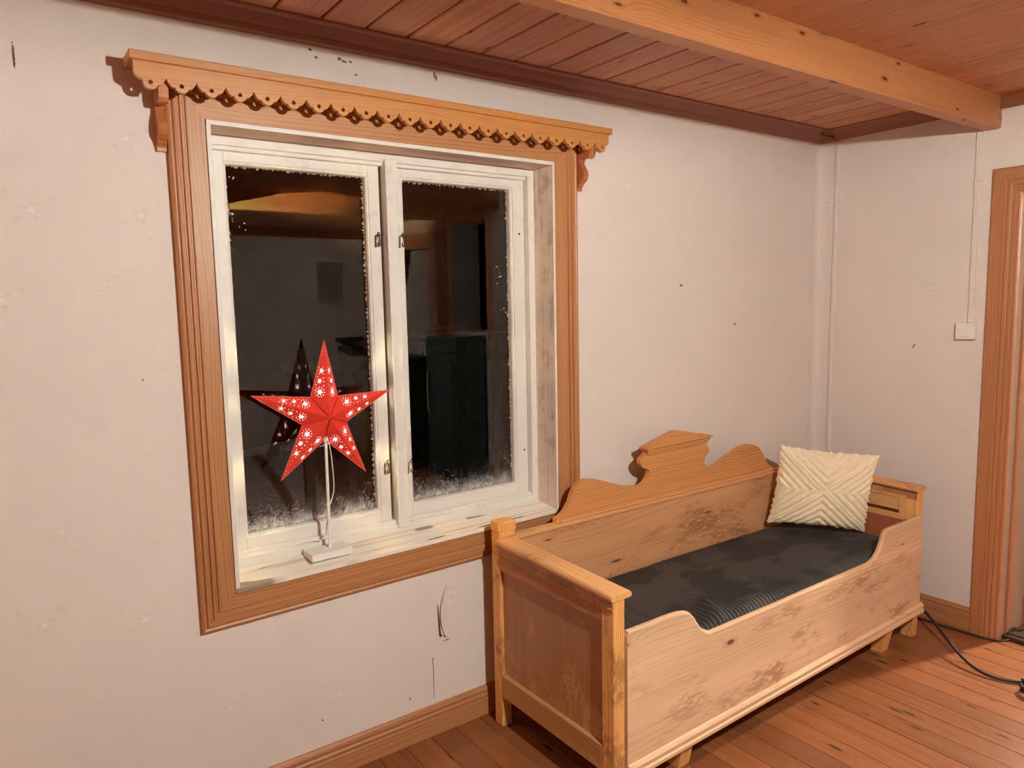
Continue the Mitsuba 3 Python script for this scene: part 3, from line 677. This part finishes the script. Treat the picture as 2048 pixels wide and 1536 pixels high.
# ---------------------------------------------------------------- cushion in the corner of the settle
bl, brr, tr_, tl = np.array([2.915, -.176, .492]), np.array([3.190, -.500, .474]), np.array([3.240, -.530, .826]), np.array([2.968, -.205, .858])
def pillow(N=210):
    s, t = np.meshgrid(np.linspace(0, 1, N), np.linspace(0, 1, N), indexing='ij')
    nrm = np.cross(brr - bl, tl - bl); nrm /= np.linalg.norm(nrm)
    if nrm[0] > 0: nrm = -nrm
    # concave sides
    c = .018; ss, tt = s, t
    def at(s, t): return (1 - s)[..., None] * (1 - t)[..., None] * bl + s[..., None] * (1 - t)[..., None] * brr + s[..., None] * t[..., None] * tr_ + (1 - s)[..., None] * t[..., None] * tl
    pull = lambda q: 4 * q * (1 - q)
    s2 = s + (.5 - s) * 2 * .030 * pull(t) * np.abs(2 * s - 1) ** 1; t2 = t + (.5 - t) * 2 * .030 * pull(s) * np.abs(2 * t - 1) ** 1
    base_p = at(s2, t2)
    f = (1 - np.abs(2 * s - 1) ** 2.6) * (1 - np.abs(2 * t - 1) ** 2.6)
    bulge = .062 * np.clip(f, 0, 1) ** .55
    d1, d2 = np.abs(s - t), np.abs(s + t - 1); d = np.minimum(d1, d2)
    p3 = np.stack([s * 60, t * 60, s * 0], -1)
    band = d < .062
    ph = (d - .062) / .100
    w = ph - np.floor(ph)
    tuft = np.where(band, .0045 * (1 - np.exp(-((d - .0) / .014) ** 2)) , .0135 * np.sin(np.pi * w) ** .7)
    tuft = np.where(band, .0145 * np.sqrt(np.clip(1 - (d / .062) ** 4, 0, 1)) - .004 * np.exp(-(d / .008) ** 2), tuft)
    ruff = meshkit.noise(p3 * 1.1, 3) * .0032 + meshkit.noise(p3 * .45, 6) * .0028
    amt = np.clip(f * 8, 0, 1)
    front = base_p + nrm * (bulge + (tuft + ruff * np.where(band, .35, 1.0)) * (.35 + .65 * amt))[..., None]
    back = base_p - nrm * (bulge * .75 + ruff * .3)[..., None]
    # ragged edge
    e = np.maximum(np.abs(2 * s - 1), np.abs(2 * t - 1)); rag = np.clip((e - .965) / .035, 0, 1)[..., None]
    side = (base_p - (bl + brr + tr_ + tl) / 4); side /= np.linalg.norm(side, axis=-1, keepdims=True) + 1e-9
    jag = (meshkit.noise(np.stack([s * 40, t * 40, s * 0 + 3], -1), 12) - .35)[..., None] * .013
    front += rag * side * jag; back += rag * side * jag
    back[[0, -1]] = front[[0, -1]]; back[:, [0, -1]] = front[:, [0, -1]]
    m = cat([grid(front), grid(back[::-1])]); m.merge_vertices(); return m
obj('cushion', pillow(), 'tufted_cotton', None, smooth=True)
labels['cushion'] = {'label': 'cream tufted square cushion with a raised cross leaning in the far corner of the settle', 'category': 'cushion'}

# ---------------------------------------------------------------- door opening with its casing
d1 = struct('door_1')
DP = [(0, 0), (0, .018), (.05, .021), (.10, .0185), (.15, .0185), (.19, .0225), (.25, .0225), (.29, .017), (.36, .0225), (.43, .0235), (.47, .019), (.50, .019), (.53, .0225), (.58, .0215), (.97, .0205), (1, .017), (1, 0)]
dp = lambda a, b, h: (X1 - .001 - h, a, b)
Di = [(DY0, 0.0), (DY0, DZ), (DY1, DZ), (DY1, 0.0)]; Do = [(-.8165, 0.0), (-.8165, 2.075), (-1.874, 2.075), (-1.874, 0.0)]
for a in range(3): obj('casing_board', casing_piece(Di[a], Di[a + 1], Do[a], Do[a + 1], dp, DP), 'pine_door' if a != 1 else 'pine_y', d1)
obj('lining', B(X1 - .002, X1 + .305, DY0, DY0 + .02, 0, DZ + .02, .001), 'pine_door', d1)
obj('stop_and_shading_strip', cat([B(X1 + .055, X1 + .085, DY0 - .010, DY0 + .001, 0, DZ, .003), B(X1 + .262, X1 + .302, DY0 - .072, DY0 + .001, 0, DZ, .003)]), 'pine_door', d1)  # the deeper strip is added to shade the lining from the hall bulb
obj('lining', B(X1 - .002, X1 + .305, DY1 - .02, DY1, 0, DZ + .02, .001), 'pine_door', d1)
obj('lining', B(X1 - .002, X1 + .305, DY1 - .02, DY0 + .02, DZ, DZ + .02, .001), 'pine_y', d1)
obj('threshold', cat([B(X1 + .03, X1 + .16, DY1, DY0, -.02, .016, .004), B(X1 + .06, X1 + .10, DY1, DY0, .014, .021, .003)]), 'dark_iron', d1)
# hallway beyond
sobj('floor_hall', B(X1 + .01, 6.2, -3.2, .4, -.05, -.002), 'pine_floor')
sobj('ceiling_hall', B(X1 + .29, 6.2, -3.2, .4, 2.35, 2.42), 'wall_plain')
sobj('wall_hall_right', B(6.1, 6.25, -3.2, .4, -.05, 2.42), 'wall_plain')
sobj('wall_hall_back', B(X1 + .29, 6.25, .30, .42, -.05, 2.42), 'wall_plain')
sobj('wall_hall_front', B(X1 + .29, 6.25, -2.45, -2.36, -.05, 2.42), 'wall_plain')
# added dark room behind the made-up hatch, keeps that part of the reflection dark
sobj('wall_added_room_right', B(6.1, 6.25, -5.6, -2.45, -.05, 2.42), 'added_dark_wood'); sobj('wall_added_room_front', B(X1 + .29, 6.25, -5.7, -5.6, -.05, 2.42), 'added_dark_wood')
sobj('floor_added_room', B(X1 + .29, 6.2, -5.6, -2.45, -.06, -.01), 'pine_floor'); sobj('ceiling_added_room', B(X1 + .29, 6.2, -5.6, -2.45, 2.36, 2.42), 'crown_wood_y')
ha = struct('trim_4')
obj('added_hatch_board', cat([B(X1 - .018, X1 - .001, -3.47, -3.41, 1.24, 2.34, .002), B(X1 - .018, X1 - .001, -2.82, -2.76, 1.24, 2.34, .002), B(X1 - .018, X1 - .001, -3.41, -2.82, 2.29, 2.34, .002)]), 'pine_door', ha)  # frame round the added hatch


# ---------------------------------------------------------------- electrical things on the right wall
sw = thing('light_switch', 'white square light switch on the right wall beside the door casing', 'switch')
obj('box', B(X1 - .032, X1 - .001, -.7815, -.701, 1.345, 1.4185, .003), 'white_plastic', sw)
obj('rocker', B(X1 - .0365, X1 - .031, -.766, -.717, 1.357, 1.407, .002), 'white_plastic', sw)
c1_ = thing('switch_conduit', 'slim pale conduit clipped to the right wall running from the beam down to the switch', 'conduit')
obj('cover', B(X1 - .013, X1 - .001, -.7635, -.7415, 1.418, 2.246, .004), 'cable_white', c1_)
for z in (2.038, 1.571):
    obj('clip', B(X1 - .0145, X1 - .001, -.768, -.737, z - .004, z + .004, .002), 'cable_white', c1_)
    for y in (-.771, -.735): obj('nail', ball((X1 - .004, y, z + .001), .0045, 1), 'white_plastic', c1_)
c2_ = thing('corner_conduit', 'slim pale conduit clipped to the right wall in the corner behind the cushion', 'conduit')
obj('cover', loft([[(X1 - d, y0 - w, z) for d, w in ((.001, 0), (.001, .022), (.009, .022), (.013, .018), (.013, .004), (.009, 0))] for z, y0 in ((.112, -.083), (1.27, -.083), (1.84, -.088), (2.335, -.090))]), 'cable_white', c2_)
for z, y in ((2.114, -.089), (1.392, -.084)):
    obj('clip', B(X1 - .0145, X1 - .001, y - .026, y + .004, z - .004, z + .004, .002), 'cable_white', c2_)
    for q in (y - .030, y + .007): obj('nail', ball((X1 - .004, q, z + .001), .0045, 1), 'white_plastic', c2_)
obj('cable_stub', tube([(X1 - .11, -.07, 2.352), (X1 - .06, -.085, 2.343), (X1 - .02, -.099, 2.338), (X1 - .008, -.100, 2.325)], .0055, 8), 'crown_wood', c2_, smooth=60)
tag = lambda k, l, c: labels.__setitem__(k, {'label': l, 'category': c})
obj('power_cord', tube([(3.47, -.52, .004), (3.455, -.58, .05), (3.430, -.640, .088), (3.40, -.690, .094), (3.335, -.765, .076), (3.255, -.858, .050), (3.198, -.935, .030), (3.172, -.997, .015), (3.170, -1.058, .008), (3.193, -1.112, .008), (3.223, -1.149, .008), (3.29, -1.22, .008)], .0062, 8), 'black_rubber', None, smooth=60)
tag('power_cord', 'thick black power cord curving across the floor from the end of the settle', 'cord')
obj('thin_cord', tube([(3.40, -.30, .0042), (3.511, -.60, .0042), (3.509, -.686, .0042), (3.516, -.815, .0042), (3.522, -.885, .0042), (3.548, -.945, .0042), (3.60, -.968, .0042), (3.68, -.955, .018), (3.724, -.974, .020), (3.80, -1.10, .02)], .0036, 6), 'black_rubber', None, smooth=60)
tag('thin_cord', 'thin black cord lying along the baseboard and the foot of the door casing', 'cord')
pr_ = thing('cord_reel', 'black coiled end of the power cord at the right edge of the picture', 'cord')
obj('coil', tube([(3.165 + .045 * math.cos(q), -1.205 + .045 * math.sin(q), .010 + .0022 * q) for q in np.linspace(2.2, 14, 44)], .0062, 8, 0), 'black_rubber', pr_, smooth=60)

# ---------------------------------------------------------------- lamps
principled('enamel', [.45, .44, .42], .4, .4)
def bulb_lamp(key, label, c, rad, ztop, radius=.032, shade=None):
    k = thing('pendant_lamp', label, 'lamp')
    if shade:
        R_, h_ = shade
        obj('shade', lathe([(R_, h_), (R_ + .003, h_ + .004), (R_ * .75, h_ + .030), (R_ * .40, h_ + .055), (.03, h_ + .075), (.02, h_ + .09), (.018, h_ + .088), (.028, h_ + .071), (R_ * .40, h_ + .051), (R_ * .75, h_ + .026), (R_, h_)], c, 48), 'enamel', k, smooth=30)
    obj('bulb', ball(c, radius, 3), 'lacquer_white', k, smooth=True, emitter={'type': 'area', 'radiance': {'type': 'rgb', 'value': rad}})
    obj('socket', lathe([(.0, .046), (.016, .046), (.018, .06), (.018, .095), (.008, .105), (0, .105)], (c[0], c[1], c[2] + radius - .045), 16), 'black_iron', k, smooth=40)
    obj('cord', tube([(c[0], c[1], c[2] + .10), (c[0], c[1], ztop)], .003, 6, 0), 'black_rubber', k)
    obj('ceiling_rose', lathe([(0, 0), (.04, 0), (.045, -.008), (.035, -.02), (.008, -.028), (0, -.028)], (c[0], c[1], ztop), 20), 'white_plastic', k, smooth=40)
bulb_lamp('lamp', 'bulb under a flat enamel shade hanging from the board ceiling, outside the picture', LAMP, LAMP_RADIANCE, ZC, .030, (.20, .026))
spt = thing('added_spot_lamp', 'added unseen spot lamp that brightens the second beam for its reflection in the pane', 'lamp')
obj('head', lathe([(0, .05), (.02, .05), (.028, .03), (.030, -.01), (.026, -.01), (.024, .02), (0, .03)], (.86, -2.25, 2.02), 20), 'black_iron', spt, smooth=40)
obj('stem', B(.855, .865, -2.255, -2.245, 2.069, ZC, .002), 'black_iron', spt)
scene['added_spot_lamp__light'] = {'type': 'spot', 'intensity': {'type': 'rgb', 'value': [120.0, 86.0, 46.0]}, 'cutoff_angle': 21.0, 'beam_width': 13.0, 'to_world': T().look_at(origin=[.86, -2.25, 2.00], target=[1.60, -2.85, 2.345], up=[0, 0, 1])}  # made-up light, there only to brighten the reflected beam
bulb_lamp('lamp', 'bare bulb hanging in the hallway behind the door opening, outside the picture', HALL, HALL_RADIANCE, 2.35)

# ---------------------------------------------------------------- the back of the room, seen as a reflection in the panes
ch = thing('chimney', 'brick and plaster chimney with a sloping hood, seen reflected in the right window pane', 'chimney')
obj('core', B(3.425, X1 - .002, -4.90, -3.475, 1.065, 2.37), 'mortar', ch)
row = 0; z = 1.066
while z < 2.30:
    off = 0 if row % 2 else -.06
    for xx in np.arange(3.40 + off, 3.56, .13):
        a, b = max(xx, 3.405), min(xx + .12, X1 - .004)
        if b - a > .02: obj('brick', B(a, b, -3.478, -3.45 + rng.uniform(-.002, .002), z, z + .066, .003), 'brick_clay', ch)
    yy0 = -3.45 - (0.0 if row % 2 else .06)
    obj('brick', B(3.400 + rng.uniform(-.002, .002), 3.428, yy0 - .12, -3.452, z, z + .066, .003), 'brick_clay', ch)
    z += .078; row += 1
obj('hood', prism(Polygon([(-4.90, 1.06), (-3.58, 1.06), (-3.58, 2.06), (-4.90, 2.06)]), 'yz', 3.38, 3.43), 'plaster', ch)
obj('lintel', B(3.37, 3.43, -4.90, -3.46, 2.07, 2.22, .004), 'pine_y', ch)
obj('hood_edge', prism(Polygon([(-4.45, 1.06), (-4.37, 1.06), (-3.70, 2.05), (-3.78, 2.05)]), 'yz', 3.35, 3.385), 'lacquer_white', ch)
ws = thing('wood_stove', 'black iron wood stove under the chimney hood, seen reflected in the right window pane', 'stove')
obj('body', B(3.10, X1 - .01, -4.30, -3.46, .12, 1.04, .01), 'stove_black', ws)
obj('top_plate', B(3.06, X1 - .006, -4.80, -3.44, 1.04, 1.06, .004), 'stove_black', ws)
for a in (-4.24, -3.54):
    obj('leg', B(3.14, 3.18, a, a + .04, 0, .12, .004), 'stove_black', ws); obj('leg', B(3.50, 3.54, a, a + .04, 0, .12, .004), 'stove_black', ws)
for i, (x, y, h, r_) in enumerate(((3.22, -4.42, .78, .055), (3.26, -4.56, .70, .05), (3.36, -4.46, .74, .06), (3.16, -4.66, .60, .05), (3.32, -4.70, .66, .055))):
    kk = obj('firewood_log', lathe([(0, 0), (r_, 0), (r_ * 1.04, h * .5), (r_ * .97, h), (0, h)], (x, y, 0.001), 9), 'log_bark', None, smooth=30)
    labels[kk] = {'label': 'split pale firewood log standing beside the stove, seen reflected in the right window pane', 'category': 'log', 'group': 'firewood logs beside the stove'}
tc = thing('tall_cabinet', 'dark teal painted cabinet against the right wall, seen reflected in the right window pane', 'cabinet')
obj('body', B(3.22, X1 - .02, -3.34, -2.86, 0, 1.26, .01), 'teal_paint', tc)
obj('door', B(3.205, 3.222, -3.325, -2.875, .06, 1.23, .004), 'teal_paint', tc); obj('handle', tube([(3.195, -3.27, .58), (3.18, -3.27, .60), (3.18, -3.27, .92), (3.195, -3.27, .94)], .008, 8, 1), 'lacquer_white', tc, label='pale upright handle')
wc = thing('wall_cabinet', 'small white two-door cabinet on the chimney, seen reflected in the right window pane', 'cabinet')
obj('body', B(3.30, 3.38, -4.40, -3.88, 1.80, 2.08, .004), 'dark_iron', wc)
for a, b in ((-4.39, -4.16), (-4.12, -3.89)): obj('door', B(3.288, 3.301, a, b, 1.81, 2.07, .003), 'lacquer_white', wc)
ow = thing('wall_outlet', 'white double wall outlet below the small cabinet, seen reflected in the right window pane', 'outlet')
for a, b in ((-4.24, -4.09), (-4.05, -3.92)): obj('plate', B(3.352, 3.382, a, b, 1.50, 1.59, .004), 'lacquer_white', ow)
sh = thing('wall_shelf', 'dark shelf on the far wall, seen reflected in the left window pane', 'shelf')
obj('board', B(3.10, 3.36, YB, YB + .2, 1.16, 1.20, .003), 'black_iron', sh); obj('board', B(3.12, 3.36, YB, YB + .2, 1.06, 1.10, .003), 'black_iron', sh)
pf_ = thing('picture_frame', 'pale framed picture on the far wall, seen reflected in the left window pane', 'picture')
obj('frame', cat([B(2.90, 3.24, YB, YB + .02, 2.03, 2.05), B(2.90, 3.24, YB, YB + .02, 1.55, 1.57), B(2.90, 2.92, YB, YB + .02, 1.57, 2.03), B(3.22, 3.24, YB, YB + .02, 1.57, 2.03)]), 'lacquer_white', pf_)
obj('print', B(2.92, 3.22, YB, YB + .01, 1.57, 2.03), 'wall_plain', pf_)

# ---------------------------------------------------------------- outside: snow and a snowed-up fence in the dark
t_, s_ = np.meshgrid(np.linspace(-4, 9, 60), np.linspace(.3, 9, 50), indexing='ij')
P = np.stack([t_, s_, -.55 + .25 * (meshkit.fbm(np.stack([t_ * .7, s_ * .7, t_ * 0], -1), 3, 2) - .5)], -1)
obj('snow_ground', grid(P), 'snow', None, smooth=True); labels['snow_ground'] = {'kind': 'structure'}
fe = thing('garden_fence', 'dark wooden fence capped with snow outside in the dark behind the right pane', 'fence')
for i in range(16):
    x = 1.6 + i * .30; obj('picket', B(x, x + .07, 2.40, 2.43, -.6, 1.28, .004), 'dark_wood_out', fe)
obj('rail', B(1.5, 6.6, 2.43, 2.47, 1.12, 1.20, .004), 'dark_wood_out', fe)
ts = np.linspace(2.35, 4.9, 60); an = np.linspace(0, 2 * np.pi, 10)[:-1]
rings = [[(x, 2.44 + .07 * math.cos(q), 1.325 + (.045 + .025 * math.sin(x * 7.3)) * math.sin(q) * (1 if math.sin(q) > 0 else .4)) for q in an] for x in ts]
obj('snow_cap', loft(rings), 'snow', fe, smooth=True)
